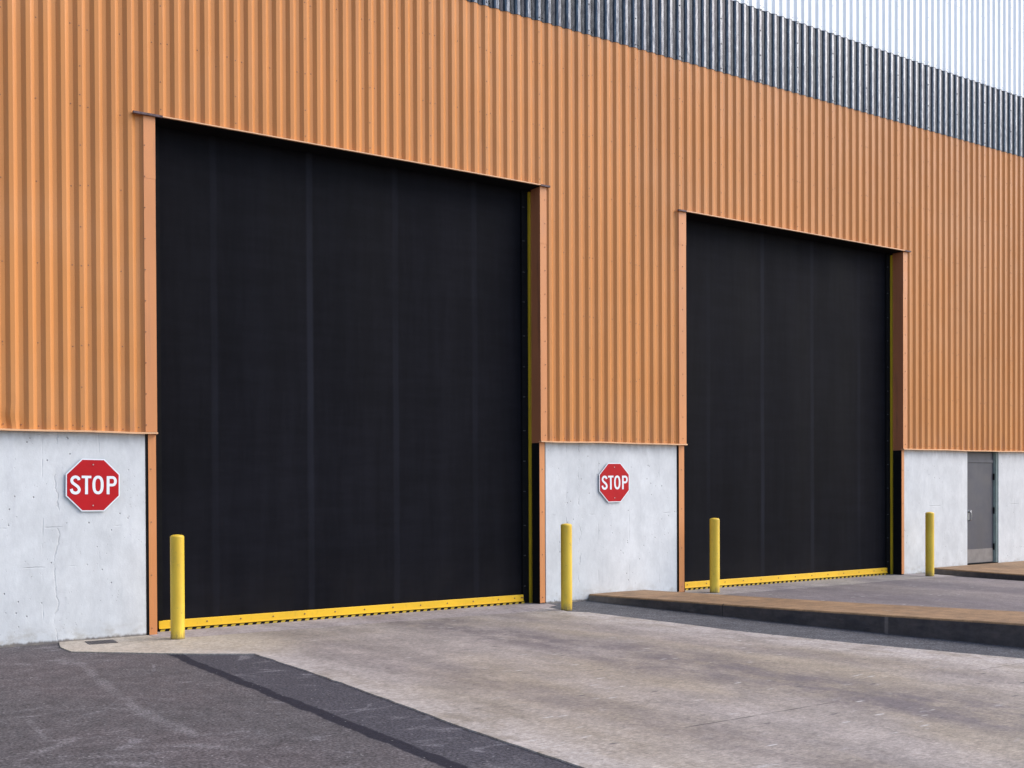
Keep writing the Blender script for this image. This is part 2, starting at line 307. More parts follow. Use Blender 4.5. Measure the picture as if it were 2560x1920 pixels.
def m_kerb_top():
    g = G('tan_kerb_concrete', 0.8)
    a = g.noise((1, 0.5, 1), 1.6, 6, 0.62); b = g.noise(scale=5, detail=6, rough=0.7, off=(2, 2, 2)); f = g.noise(scale=70, detail=4)
    c = g.mix(g.rng(a, 0.3, 0.7), (0.195, 0.113, 0.055), (0.275, 0.165, 0.082))
    c = g.mul(c, g.rng(b, 0.32, 0.68, 0.74, 1.22)); c = g.mix(g.mx(g.line(g.y, -2.55, 0.014), g.line(g.y, -7.6, 0.014)), c, (0.05, 0.035, 0.025))
    sc = g.noise((3.5, 1.0, 1), 2.0, 5, 0.6, off=(9, 2, 0)); c = g.mix(g.M('MULTIPLY', g.rng(sc, 0.63, 0.75), 0.45), c, (0.42, 0.36, 0.31))
    c = g.mul(c, g.rng(f, 0.25, 0.75, 0.82, 1.14))
    g.bump(g.M('ADD', b, f), 0.4, 0.006); return g.done(c)
def m_kerb_face():
    g = G('rubber_marked_kerb_face', 0.75)
    a = g.noise((1, 1.2, 3), 2.0, 6, 0.65); b = g.noise(scale=9, detail=6, rough=0.7)
    c = g.mix(g.rng(a, 0.3, 0.75), (0.032, 0.029, 0.034), (0.075, 0.062, 0.060))
    sc = g.noise((1, 1.0, 9), 2.5, 6, 0.7, off=(3, 3, 3)); c = g.mix(g.M('MULTIPLY', g.rng(sc, 0.58, 0.76), 0.5), c, (0.17, 0.14, 0.13))
    jt = g.mx(g.line(g.y, -2.55, 0.012), g.line(g.y, -7.6, 0.012)); c = g.mix(g.M('MULTIPLY', jt, 0.8), c, (0.012, 0.012, 0.012)); c = g.mix(g.M('MULTIPLY', g.line(g.y, -4.93, 0.03), 0.5), c, (0.20, 0.17, 0.16))
    near = g.rng(g.y, -1.2, -0.2); c = g.mix(g.M('MULTIPLY', near, 0.75), c, (0.20, 0.165, 0.14))
    c = g.mul(c, g.rng(b, 0.25, 0.75, 0.75, 1.25)); g.bump(g.M('ADD', b, sc), 0.5, 0.008); return g.done(c)

def plain(name, col, rough=0.5, metal=0.0, var=0.12, scale=8):
    g = G(name, rough, metal); n = g.noise(scale=scale, detail=5); f = g.noise(scale=60, detail=2)
    c = g.mul(col, g.rng(n, 0.3, 0.7, 1-var, 1+var)); g.bump(f, 0.15, 0.002); return g.done(c)

def m_white():
    g = G('white_panel_paint', 0.4); n = g.noise((1.2, 1, 0.3), 1.3, 5); d = g.noise((8, 3, 0.4), 1.4, 4)
    c = g.mul((0.88, 0.90, 0.92), g.rng(n, 0.3, 0.7, 0.96, 1.03)); c = g.mix(g.M('MULTIPLY', g.rng(d, 0.55, 0.8), 0.12), c, (0.5, 0.58, 0.66))
    g.bump(g.noise((2, 2, 0.6), 1.8, 3), 0.4, 0.01); return g.done(c)

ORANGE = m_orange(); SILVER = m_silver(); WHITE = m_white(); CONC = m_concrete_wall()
TRIM = painted('orange_trim', (0.64, 0.250, 0.085), 0.42, 0.06, (0.30, 0.13, 0.08), 0.3)
HEM = painted('pale_orange_hem', (0.74, 0.42, 0.22), 0.35, 0.08, (0.30, 0.15, 0.10), 0.4)
REVEAL = painted('reveal_brown_paint', (0.40, 0.140, 0.062), 0.5, 0.10, (0.10, 0.05, 0.035), 0.5)
RUBBER = m_rubber(); YELLOW = m_yellow(); YDULL = m_yellow('dull_yellow_paint', (0.50, 0.34, 0.015), 0.7)
BLACK = plain('black_channel', (0.008, 0.008, 0.009), 0.7); BLACK.node_tree.nodes['Principled BSDF'].inputs['Specular IOR Level'].default_value = 0.06; SCREW = plain('screw_head', (0.26, 0.12, 0.07), 0.5, 0.1)
DSCREW = plain('dark_screw_head', (0.02, 0.02, 0.022), 0.5); WSCREW = plain('grey_screw_head', (0.42, 0.46, 0.52), 0.5)
GREYB = plain('dull_bolt', (0.05, 0.05, 0.055), 0.5)
GAP = plain('dark_gap', (0.02, 0.018, 0.018), 0.8)

# ------------------------------------------------------------------ mesh helpers
class MB:
    def __init__(s): s.v = []; s.f = []; s.mi = []
    def face(s, pts, mi=0):
        n = len(s.v); s.v += [tuple(p) for p in pts]; s.f.append(tuple(range(n, n+len(pts)))); s.mi.append(mi)
    def box(s, x0, x1, y0, y1, z0, z1, mi=0):
        n = len(s.v); s.v += [(x, y, z) for z in (z0, z1) for x, y in ((x0, y0), (x1, y0), (x1, y1), (x0, y1))]
        for q in ((3, 2, 1, 0), (4, 5, 6, 7), (0, 1, 5, 4), (1, 2, 6, 5), (2, 3, 7, 6), (3, 0, 4, 7)):
            s.f.append(tuple(n+i for i in q)); s.mi.append(mi)
    def disc(s, c, r, d, axis=1, seg=10, mi=0, r2=None):
        # short cylinder from c to c+d along axis, outward end at c+d, slightly smaller
        n = len(s.v); r2 = r*0.75 if r2 is None else r2
        for k, (rr, o) in enumerate(((r, 0), (r, d*0.6), (r2, d))):
            for i in range(seg):
                a = 2*math.pi*i/seg; p = [0, 0, 0]; p[axis] = c[axis]+o
                u, w = [j for j in range(3) if j != axis]
                p[u] = c[u]+rr*math.cos(a); p[w] = c[w]+rr*math.sin(a); s.v.append(tuple(p))
        for k in range(2):
            for i in range(seg):
                j = (i+1) % seg; s.f.append((n+k*seg+i, n+k*seg+j, n+(k+1)*seg+j, n+(k+1)*seg+i)); s.mi.append(mi)
        s.f.append(tuple(n+2*seg+i for i in range(seg))); s.mi.append(mi)
    def prism(s, poly, z0, z1, mi=0, side=None):
        side = mi if side is None else side; n = len(s.v); k = len(poly)
        def zz(z, p): return z(p) if callable(z) else z
        s.v += [(p[0], p[1], zz(z0, p)) for p in poly] + [(p[0], p[1], zz(z1, p)) for p in poly]
        s.f.append(tuple(n+k+i for i in range(k))); s.mi.append(mi)
        s.f.append(tuple(n+i for i in reversed(range(k)))); s.mi.append(mi)
        for i in range(k):
            j = (i+1) % k; s.f.append((n+i, n+j, n+k+j, n+k+i)); s.mi.append(side)
    def build(s, name, mats, parent=None, bevel=0, smooth=False, recalc=True):
        me = bpy.data.meshes.new(name); me.from_pydata(s.v, [], s.f)
        for m in (mats if isinstance(mats, (list, tuple)) else [mats]): me.materials.append(m)
        me.polygons.foreach_set('material_index', s.mi)
        if recalc:
            bm = bmesh.new(); bm.from_mesh(me); bmesh.ops.recalc_face_normals(bm, faces=bm.faces); bm.to_mesh(me); bm.free()
        if smooth: me.polygons.foreach_set('use_smooth', [True]*len(me.polygons))
        me.update(); o = bpy.data.objects.new(name, me); C.objects.link(o)
        if parent is not None: o.parent = parent
        if bevel:
            b = o.modifiers.new('bevel', 'BEVEL'); b.width = bevel; b.segments = 2; b.limit_method = 'ANGLE'; b.angle_limit = math.radians(40)
        return o
def tag(o, label=None, cat=None, group=None, kind=None):
    for k, v in (('label', label), ('category', cat), ('group', group), ('kind', kind)):
        if v: o[k] = v
    return o
def empty(name, loc=(0, 0, 0)):
    o = bpy.data.objects.new(name, None); C.objects.link(o); o.location = loc; return o

# ------------------------------------------------------------------ ground
def jitter(poly, step=0.12, amp=0.008, closed=True):
    out = []
    n = len(poly)
    for i in range(n if closed else n-1):
        a = Vector(poly[i]); b = Vector(poly[(i+1) % n]); L = (b-a).length; k = max(1, int(L/step))
        d = (b-a)/k; nn = Vector((-d.y, d.x)).normalized() if d.length else Vector((0, 0))
        for j in range(k):
            p = a+d*j+nn*random.uniform(-amp, amp) if j else a; out.append((p.x, p.y))
    if not closed: out.append(tuple(poly[-1]))
    return out
def struct(name, o): o['kind'] = 'structure'; return o

mb = MB(); mb.box(-400, 400, -400, 400, -0.5, 0.0)
A_OLD = m_asphalt('old_asphalt', (0.088, 0.080, 0.083), (0.102, 0.087, 0.090), 0.4, seam=True)
struct('asphalt_ground', mb.build('asphalt_ground', A_OLD))
SEAL = [(1.78, -0.95), (1.70, -1.64), (1.66, -2.6), (1.64, -4.44), (1.60, -6.55), (1.57, -7.22), (1.52, -9.5), (1.5, -14), (1.5, -26)]
SLABL = [(2.39, -2.08), (2.37, -3.2), (2.33, -4.5), (2.22, -6.5), (2.20, -7.7), (2.15, -10), (2.1, -14), (2.1, -26)]
# right hand asphalt strip between the first drive and the kerb island
RIGHTE = [(7.36, -0.95), (7.52, -1.2), (7.62, -2.4), (7.72, -3.9), (7.98, -5.3), (8.42, -6.93), (8.9, -9.5), (9.8, -14), (12.2, -26)]
ISL_L = [(8.52, 0.04), (8.62, -1.4), (8.76, -3.37), (8.97, -5.0), (9.17, -6.48), (9.6, -9.5), (10.25, -14), (12.5, -26)]
A_R = m_asphalt('grey_asphalt', (0.075, 0.076, 0.084), (0.098, 0.098, 0.107), 0.12, 0.6)
mb = MB(); mb.prism([(7.0, 0.05)] + RIGHTE + list(reversed([(x+0.1, y) for x, y in ISL_L])), 0.001, 0.004)
struct('', mb.build('asphalt_gutter', A_R))
DR1 = m_drive('stained_drive_concrete', ((0.290, 0.250, 0.228), (0.285, 0.236, 0.184)), (0.130, 0.108, 0.112),
              ((5.15, 0.85, 0.95), (3.05, 0.55, 0.45), (6.45, 0.4, 0.45)),
              ((-7.33, 3.5, 5.1, 1.0), (-5.57, 6.7, 8.0, 0.5), (-7.1, 7.4, 8.5, 0.6), (-9.9, 2.5, 9, 0.5), (-3.9, 2.3, 3.6, 0.25)), edge=(2.25, 7.3))
poly1 = [(0.95, 0.05), (0.87, -0.35), (0.88, -0.78), (1.25, -1.12), (1.85, -1.68)] + SLABL + list(reversed(RIGHTE)) + [(7.60, 0.3), (2.0, 0.3)]
mb = MB(); mb.prism(jitter(poly1, 0.15, 0.009), -0.1, 0.012); struct('', mb.build('concrete_drive', DR1))
# sloping door apron in front of the first door
AP = m_drive('pale_apron_concrete', ((0.315, 0.272, 0.265), (0.345, 0.295, 0.285)), (0.16, 0.12, 0.12), ((5.0, 0.7, 0.4),))
def apron(name, x0, x1, yf, z0, z1, xr, mat):
    m = MB(); N = 40; rows = []
    for i in range(N+1):
        t = i/N; x = x0+(x1-x0)*t
        y = yf(x); rows.append([(x, 0.34, z1), (x, 0.05, z1), (x, y*0.5, z0+(z1-z0)*0.75), (x, y, z0)])
    for i in range(N):
        for k in range(3): m.face([rows[i][k], rows[i][k+1], rows[i+1][k+1], rows[i+1][k]])
    return m.build(name, mat, smooth=True)
struct('', apron('door_apron', 1.95, 7.72, lambda x: (-0.42 - 0.045*(x-2))*min(1, max(0.15, (x-1.7)/0.6)) if x < 6.9 else -0.68+(x-6.9)*0.55, 0.0125, 0.015, 0, AP))

ISLTOP = m_kerb_top(); ISLF = m_kerb_face()
def ztop1(p): return 0.105 + max(0.0, -p[1])*0.0235 if p[1] > -7 else 0.27
ISL_R = [(9.66, 0.04), (9.78, -1.2), (9.86, -2.3), (10.05, -3.9), (10.30, -5.3), (10.75, -8), (11.5, -14), (13.6, -26)]
def island(name, left, right, ztop):
    m = MB(); Lp = jitter(left, 0.4, 0.004, closed=False); n = len(Lp)
    def at(poly, y):
        for a, b in zip(poly, poly[1:]):
            if b[1] <= y <= a[1]: t = (a[1]-y)/(a[1]-b[1]); return a[0]+(b[0]-a[0])*t
        return poly[-1][0]
    c = 0.022
    rows = []
    for x, y in Lp:
        xr = at(right, y); z = ztop((x, y))
        rows.append([(x-0.006, y, -0.05), (x, y, z-c), (x+c*0.35, y, z-c*0.35), (x+c, y, z), (x+(xr-x)*.5, y, z+0.004), (xr-c, y, z), (xr-c*.3, y, z-c*.3), (xr, y, z-c), (xr+.006, y, -0.05)])
    for i in range(n-1):
        for k in range(8):
            m.face([rows[i][k], rows[i+1][k], rows[i+1][k+1], rows[i][k+1]], 0 if 1 <= k <= 6 else 1)
    m.face(rows[0], 1); m.face(rows[-1], 1)
    return m.build(name, [ISLTOP, ISLF])
struct('', island('kerb_island', ISL_L, ISL_R, ztop1))
DR2 = m_drive('dark_drive_concrete', ((0.165, 0.142, 0.148), (0.190, 0.162, 0.158)), (0.085, 0.072, 0.088), ((12.2, 0.9, 0.6), (14.6, 0.8, 0.6)), ((-4.5, 9, 18, 0.4), (-9, 9, 18, 0.4)))
poly2 = [(9.3, 0.04), (9.5, -3), (9.8, -6), (10.6, -14), (12.8, -26), (17.5, -26), (17.0, -14), (16.75, -6), (16.55, -2), (16.5, -0.9), (16.55, 0.04), (16.0, 0.3), (10.5, 0.3)]
mb = MB(); mb.prism(poly2, -0.1, 0.020); struct('', mb.build('concrete_drive', DR2))
AP2 = m_drive('grey_apron_concrete', ((0.25, 0.22, 0.225), (0.30, 0.27, 0.24)), (0.13, 0.11, 0.13), ((12.4, 0.8, 0.7), (14.6, 0.6, 0.5)))
struct('', apron('door_apron', 10.4, 16.6, lambda x: -0.6 if x < 15.6 else -0.6-(x-15.6)*0.1, 0.0205, 0.023, 0, AP2))
ISL2L = [(16.9, 0.04), (16.85, -0.6), (16.78, -2.1), (16.95, -6), (17.2, -14), (17.7, -26)]
ISL2R = [(26, 0.04), (26, -26)]
struct('', island('kerb_pavement', ISL2L, ISL2R, lambda p: 0.115))

# steel cover plate in the slab
mb = MB(); mb.prism([(1.19, -0.09), (1.17, -0.36), (1.47, -0.40), (1.49, -0.12)], 0.008, 0.017)
for i in range(6): mb.box(1.215+i*0.043, 1.232+i*0.043, -0.33, -0.14, 0.0175, 0.0195)
tag(mb.build('drain_cover', plain('rusty_plate', (0.060, 0.050, 0.050), 0.6, 0.2, 0.3, 12)), 'flat dark metal cover set in the pale concrete below the left concrete wall', 'drain cover')

# ------------------------------------------------------------------ the building
B = empty('warehouse', (0, 0, 0))
tag(B, 'industrial building clad in orange corrugated metal above white concrete, with two tall black roller doors', 'building')
P = 0.1829; X0 = 1.187
D1 = (2.05, 7.608); D2 = (10.478, 15.985); ZB = 2.185+OFF; ZH = 5.885+OFF; Z1 = 8.255+OFF; Z2 = 9.48+OFF; ZT = 15.0
FL, WB, PN = 0.0520, 0.0400, 0.0510
def profile(i0, i1, y0=0.0, dep=0.032):
    pts = []
    for i in range(i0, i1):
        a = X0+i*P; r = 0.003
        pts += [(a, y0+r*.5), (a+r, y0), (a+FL-r, y0), (a+FL, y0+r*.5), (a+FL+WB, y0+dep-r*.5), (a+FL+WB+r, y0+dep), (a+FL+WB+PN-r, y0+dep), (a+FL+WB+PN, y0+dep-r*.5)]
    return pts
def sheet(m, prof, zfun, dz=0.0, mi=0, dent=None):
    for (x0, y0), (x1, y1) in zip(prof, prof[1:]):
        zs = zfun((x0+x1)/2)
        for za, zb in zs:
            cuts = [za, zb]
            if dent and dent[0] < x0 < dent[1] and za < dent[2] < zb: cuts = [za+(dent[2]-za)*k/20 for k in range(21)]+[zb]
            for p, q in zip(cuts, cuts[1:]):
                def D(x, y, z):
                    if dent and dent[0] < x < dent[1] and z < dent[2]:
                        t = (x-dent[0])/(dent[1]-dent[0]); a = math.sin(math.pi*t)*(1-(z-ZB)/(dent[2]-ZB))**1.3
                        return (x+0.012*a*math.sin(z*19), y+0.020*a*(0.8+0.3*math.sin(z*21)), z)
                    return (x, y, z)
                m.face([D(x0, y0, p), D(x1, y1, p), D(x1, y1, q), D(x0, y0, q)], mi)
def clip(prof, a, b):
    out = []
    for (x0, y0), (x1, y1) in zip(prof, prof[1:]):
        if x1 <= a or x0 >= b: continue
        def L(x): return y0+(y1-y0)*(x-x0)/(x1-x0) if x1 > x0 else y0
        if x0 < a: x0_, y0_ = a, L(a)
        else: x0_, y0_ = x0, y0
        if not out: out.append((x0_, y0_))
        out.append((b, L(b)) if x1 > b else (x1, y1))
    return out
full = profile(-90, 215)
m = MB()
XL, XR = full[0][0], full[-1][0]
sheet(m, clip(full, XL, D1[0]-0.02), lambda x: [(ZB, Z1+0.1)], dent=(0.28, 0.60, ZB+0.42))
sheet(m, clip(full, D1[0]-0.02, D1[1]+0.02), lambda x: [(ZH, Z1+0.1)])
sheet(m, clip(full, D1[1]+0.02, D2[0]-0.02), lambda x: [(ZB, Z1+0.1)])
sheet(m, clip(full, D2[0]-0.02, D2[1]+0.02), lambda x: [(ZH, Z1+0.1)])
sheet(m, clip(full, D2[1]+0.02, XR), lambda x: [(ZB, Z1+0.1)])
def inopen(x, z, pad=0.10): return any(d[0]-pad < x < d[1]+pad and z < ZH+0.06 for d in (D1, D2))
rnd = random.Random(3)
for i in range(-20, 130):
    a = X0+i*P
    if i % 5 == 0:
        z = ZB+0.06
        while z < Z1:
            if not inopen(a+0.025, z): m.disc((a+0.022+rnd.uniform(-.004, .004), 0.002, z+rnd.uniform(-.02, .02)), 0.0075, -0.006, 1, 8, 1)
            z += 0.45
        if not inopen(a, ZH+0.2) or True: m.disc((a+0.022, 0.002, ZH+0.09), 0.0075, -0.006, 1, 8, 1)
    if i % 5 in (0, 2, 4):
        z = ZB+0.07
        while z < Z1:
            if not inopen(a+0.117, z): m.disc((a+FL+WB+0.02+rnd.uniform(-.006, .006), 0.034, z+rnd.uniform(-.03, .03)), 0.0075, -0.006, 1, 8, 1)
            z += 0.9
    else:
        if not inopen(a+0.117, ZB+.07): m.disc((a+FL+WB+0.02, 0.034, ZB+0.07), 0.0075, -0.006, 1, 8, 1)
m.build('orange_cladding', [ORANGE, SCREW], B, recalc=False)
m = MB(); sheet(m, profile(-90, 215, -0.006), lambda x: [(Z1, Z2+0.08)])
for i in range(-20, 130):
    if i % 5 == 0:
        for z in (Z1+0.05, Z1+0.45, Z1+0.86, Z1+1.2): m.disc((X0+i*P+0.024, -0.004, z+rnd.uniform(-.01, .01)), 0.012, -0.008, 1, 8, 1)
        m.disc((X0+i*P+FL+WB+0.012, 0.028, Z1+0.06), 0.011, -0.008, 1, 8, 1)
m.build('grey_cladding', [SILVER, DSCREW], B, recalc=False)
m = MB(); sheet(m, profile(-90, 215, -0.014), lambda x: [(Z2, ZT)])
# the hem's own thickness so the lower edge is real
prof = profile(-90, 215, -0.014)
for (x0, y0), (x1, y1) in zip(prof, prof[1:]): m.face([(x0, y0, Z2), (x1, y1, Z2), (x1, y1+0.006, Z2), (x0, y0+0.006, Z2)], 0)
for i in range(-20, 150):
    if i % 5 == 0:
        z = Z2+0.05
        while z < 13.5:
            m.disc((X0+i*P+0.024, -0.012, z+rnd.uniform(-.01, .01)), 0.009, -0.007, 1, 8, 1); z += 0.42
    if i % 2 == 0:
        z = Z2+0.06
        while z < 13.5: m.disc((X0+i*P+FL+WB+0.02, 0.020, z), 0.009, -0.007, 1, 8, 1); z += 1.27
m.build('white_cladding', [WHITE, WSCREW], B, recalc=False)
m = MB(); m.box(XL, XR, 0.06, 30, ZT-0.05, ZT+0.15); m.box(XL-0.1, XR, -0.08, 0.06, ZT-0.1, ZT+0.2); m.build('roof', plain('roof_trim', (0.5, 0.52, 0.55), 0.5), B)

# hem flashing along the bottom of the cladding: slightly wavy lip
def hem(x0, x1):
    m = MB(); N = max(4, int((x1-x0)/0.25)); sec = []
    for i in range(N+1):
        x = x0+(x1-x0)*i/N; w = 0.0035*math.sin(x*2.3)+0.0025*math.sin(x*5.1+1) if 0 < i < N else 0
        z = ZB+w
        sec.append([(x, 0.055, z+0.004), (x, -0.018, z-0.002), (x, -0.026, z-0.003), (x, -0.026, z+0.015), (x, -0.020, z+0.017), (x, 0.030, z+0.012)])
    for a, b in zip(sec, sec[1:]):
        for k in range(6):
            j = (k+1) % 6; m.face([a[k], b[k], b[j], a[j]])
    m.face(sec[0]); m.face(list(reversed(sec[-1])))
    return m.build('hem_flashing', HEM, B)
hem(XL, D1[0]+0.004); hem(D1[1]-0.004, D2[0]+0.004); hem(D2[1]-0.004, XR)

# concrete walls below; piers beside each door
DO = (18.085, 19.145)
for x0, x1, y1 in ((XL, 1.925, 0.40), (7.728, 10.318, 0.40), (16.082, DO[0], 0.40), (DO[1], XR, 0.40)):
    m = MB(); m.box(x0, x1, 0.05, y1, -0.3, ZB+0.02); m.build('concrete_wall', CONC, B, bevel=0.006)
m = MB(); m.box(DO[0], DO[1], 0.16, 0.40, -0.3, ZB+0.02); m.build('door_backing', GAP, B)

def trim(x0, x1, y, z0, z1, lap=None, screws=True, turn=0.20, side=1, mat=TRIM, sz=0.34, sx=None, mb=None):
    """flat corner trim: face plate with a folded edge, with its screws"""
    m = MB(); t = 0.004
    m.box(x0, x1, y, y+t, z0, z1)
    if lap: m.box(x0-0.001, x1+0.001, y-0.0022, y+0.001, lap, z1)
    if screws:
        z = z0+0.08
        while z < z1-0.05:
            m.disc(((x0+x1)/2 if sx is None else sx, y-0.001, z), 0.0075, -0.006, 1, 8, 1); z += sz
    return m.build('corner_trim', [mat, SCREW], B)
# upper jamb trims (over the cladding) and lower ones (on the concrete corner)
trim(D1[0]-0.135, D1[0], -0.006, ZB+0.02, ZH-0.004, 5.15+OFF, sx=D1[0]-0.125, sz=0.36)
trim(D1[1], D1[1]+0.115, -0.006, ZB+0.02, ZH-0.004, 5.05+OFF, sx=D1[1]+0.085)
trim(D2[0]-0.155, D2[0], -0.006, ZB+0.02, ZH-0.004, 5.35+OFF)
trim(D2[1], D2[1]+0.125, -0.006, ZB+0.02, ZH-0.004, 5.1+OFF)
trim(1.955, D1[0]-0.004, 0.034, 0.012, ZB-0.004, sz=0.62, sx=1.985)
trim(D1[1]+0.004, 7.705, 0.034, 0.03, ZB-0.004, sz=0.62)
trim(10.350, 10.462, 0.034, 0.03, ZB-0.004, sz=0.62)
trim(15.992, 16.066, 0.034, 0.04, ZB-0.004, sz=0.62)
# weather gaps beside the lower trims
for x0, x1 in ((1.923, 1.957), (7.703, 7.730), (10.316, 10.352), (16.064, 16.084)):
    m = MB(); m.box(x0, x1, 0.062, 0.10, 0.0, ZB); m.build('expansion_gap', GAP, B)

def head(d, x0, x1):
    m = MB(); z = ZH
    m.box(x0, x1, -0.040, 0.036, z-0.006, z-0.001)                 # flashing pan
    m.box(x0, x1, -0.042, -0.038, z-0.008, z+0.005)                # front lip
    m.build('head_flashing', HEM, B)
    m = MB(); m.box(d[0]-0.02, d[1]+0.02, -0.006, 0.52, z-0.018, z-0.0065); m.build('soffit', BLACK, B)
head(D1, 1.795, 7.762); head(D2, 10.295, 16.165)
CLIP = plain('rusty_clip', (0.10, 0.065, 0.07), 0.7, 0, 0.4, 30)
for xa, xb in ((1.788, 2.13), (7.60, 7.768), (10.288, 10.46), (16.00, 16.172)):
    m = MB(); m.box(xa, xb, -0.0455, -0.012, ZH-0.016, ZH+0.008); m.build('flashing_clip', CLIP, B)

# reveals (jamb returns) and roller doors
def door(d, zoff, s0):
    x0, x1 = d
    for sx, a, b in ((0, x0-0.010, x0), (1, x1, x1+0.010)):
        m = MB(); m.box(a, b, -0.004 if True else 0, 0.225, ZB-0.012, ZH-0.018); m.build('jamb_panel', REVEAL, B)
        m = MB(); m.box(a, b, 0.040, 0.225, 0.0, ZB-0.013); m.build('jamb_seal', BLACK, B)
        m = MB(); m.box(a-0.01 if sx == 0 else x1+0.011, a if sx == 0 else x1+0.02, 0.24, 0.52, 0, ZH); m.build('jamb_backing', BLACK, B)
    m = MB(); yc = 0.300
    N = 60
    for i in range(N):       # curtain, very slightly billowed between its seams
        xa = x0+0.02+(x1-x0-0.04)*i/N; xb = x0+0.02+(x1-x0-0.04)*(i+1)/N
        f = lambda x: yc+0.006*math.cos((x-s0)/1.27*2*math.pi)
        m.face([(xa, f(xa), 0.05), (xb, f(xb), 0.05), (xb, f(xb), ZH), (xa, f(xa), ZH)])
    R_ = m.build('roller_door', RUBBER, B, smooth=True, recalc=False)
    # bottom bar: flat yellow angle with bolts
    zb = 0.043+zoff; m = MB()
    a, b = x0+0.085, x1-0.140
    m.box(a, b, 0.246, 0.262, zb+0.012, zb+0.098); m.box(a, b, 0.236, 0.2455, zb+0.004, zb+0.016); m.box(a, b, 0.262, 0.285, zb+0.004, zb+0.10)
    xx = a+0.16
    while xx < b-0.1: m.disc((xx, 0.2465, zb+0.058), 0.010, -0.009, 1, 8, 1); xx += 0.43
    for xx in (b-0.16, b-0.04, b-0.015): m.disc((xx, 0.2465, zb+0.058), 0.010, -0.009, 1, 8, 1)
    m.build('bottom_bar', [YELLOW, SCREW], R_, bevel=0.002)
    # hazard-striped rubber seal, slanted blocks
    m = MB(); xx = a; k = 0; per = 0.055; zl, zh = zb-0.040, zb-0.004
    while xx < b:
        s = 0.020; e = min(xx+per, b)
        m.face([(xx, 0.2395, zl), (e, 0.2395, zl), (e+s, 0.2395, zh), (xx+s, 0.2395, zh)], k % 2); xx += per; k += 1
    m.box(a, b, 0.2405, 0.28, zl, zh+0.0075, 1)  # black seal body; its top row stands in for the shadow line under the bar
    m.build('warning_strip', [YDULL, BLACK], R_)
    for sgn, e in ((1, x0), (-1, x1)):
        m = MB(); q = sorted((e+sgn*0.001, e+sgn*0.135)); m.box(q[0], q[1], 0.262, 0.298, 0.01, ZH-0.02, 0)
        z = 0.25 if e == x1 else 99
        while z < ZH-0.2:
            for o in (0.115, 0.095): m.disc((e+sgn*o, 0.263, z+0.02*math.sin(z*9)), 0.008, -0.008, 1, 8, 1)
            z += 0.46
        m.build('guide_rail', [BLACK, GREYB], R_)
        m = MB(); q = sorted((e+sgn*0.001, e+sgn*0.030)); m.box(q[0], q[1], 0.222, 0.261, 0.01, ZH-0.05, 0)
        q = sorted((e+sgn*0.013, e+sgn*0.017)); m.box(q[0], q[1], 0.219, 0.2225, 0.01, ZH-0.05, 1)
        m.build('guide_edge', [YDULL if e == x1 else YELLOW, BLACK], R_)
    return R_
r1 = door(D1, 0.0, 2.86); r2d = door(D2, 0.010, 11.27)
r1['label'] = 'taller-looking black rubber roller door with yellow bottom bar, nearest on the left'
r2d['label'] = 'black rubber roller door farther right behind the kerb island'

# building's body behind the wall so nothing is hollow
m = MB(); m.box(XL, XR, 0.53, 0.60, 0, ZT-0.06); m.build('inner_wall', BLACK, B)

# personnel door
GREEN = plain('grey_green_frame_paint', (0.17, 0.22, 0.215), 0.5); GREY = painted('grey_door_paint', (0.055, 0.055, 0.074), 0.45, 0.08, (0.08, 0.08, 0.10), 0.2)
zt = 2.005+OFF; zs = 0.125; x0, x1 = DO
m = MB(); m.box(x0+0.055, x1-0.105, 0.105, 0.145, zs+0.012, 1.955+OFF); D = m.build('side_door', GREY, B, bevel=0.003)
m = MB(); m.box(x1-0.075, x1-0.001, 0.064, 0.15, zs, ZB-0.01); m.box(x1-0.104, x1-0.076, 0.085, 0.15, zs, ZB-0.01); m.box(x1-0.060, x1-0.050, 0.060, 0.0655, zs, ZB-0.01)
m.box(x0+0.001, x0+0.040, 0.100, 0.15, zs, ZB-0.01); m.build('door_frame', [GREEN], D)
m = MB(); m.box(x0+0.041, x1-0.105, 0.095, 0.15, 1.962+OFF, zt+0.006); m.box(x0+0.041, x1-0.105, 0.110, 0.152, zt+0.007, ZB-0.01); m.build('transom_panel', plain('dark_transom', (0.075, 0.075, 0.095), 0.5), D)
m = MB(); m.box(x0+0.06, x1-0.115, 0.1015, 0.1045, zs+0.02, zs+0.29); m.build('kick_plate', plain('steel_kick_plate', (0.20, 0.18, 0.175), 0.5, 0.2), D)
m = MB(); m.box(x0+0.02, x1-0.02, 0.052, 0.155, 0.105, zs+0.006); m.build('threshold', BLACK, D)
m = MB(); hx = x0+0.115
m.box(hx-0.028, hx+0.028, 0.100, 0.1045, 0.80+OFF, 1.02+OFF); m.build('lock_plate', plain('lock_metal', (0.22, 0.23, 0.25), 0.4, 0.6), D)
def tube(pts, r, seg=8):
    m = MB(); rings = []
    for i, p in enumerate(pts):
        a = Vector(pts[max(0, i-1)]); b = Vector(pts[min(len(pts)-1, i+1)]); d = (b-a).normalized()
        u = d.cross(Vector((0.3, 0.2, 0.9))).normalized(); w = d.cross(u); rings.append([Vector(p)+u*r*math.cos(2*math.pi*k/seg)+w*r*math.sin(2*math.pi*k/seg) for k in range(seg)])
    for A, Bb in zip(rings, rings[1:]):
        for k in range(seg): m.face([A[k], A[(k+1) % seg], Bb[(k+1) % seg], Bb[k]])
    m.face(rings[0]); m.face(rings[-1]); return m
pts = [(hx, 0.100, 0.98+OFF), (hx, 0.060, 0.985+OFF), (hx+0.004, 0.045, 0.965+OFF), (hx+0.006, 0.042, 0.90+OFF), (hx+0.004, 0.045, 0.83+OFF), (hx, 0.060, 0.81+OFF), (hx, 0.100, 0.815+OFF)]
STEEL = plain('polished_steel', (0.32, 0.32, 0.33), 0.35, 0.9)
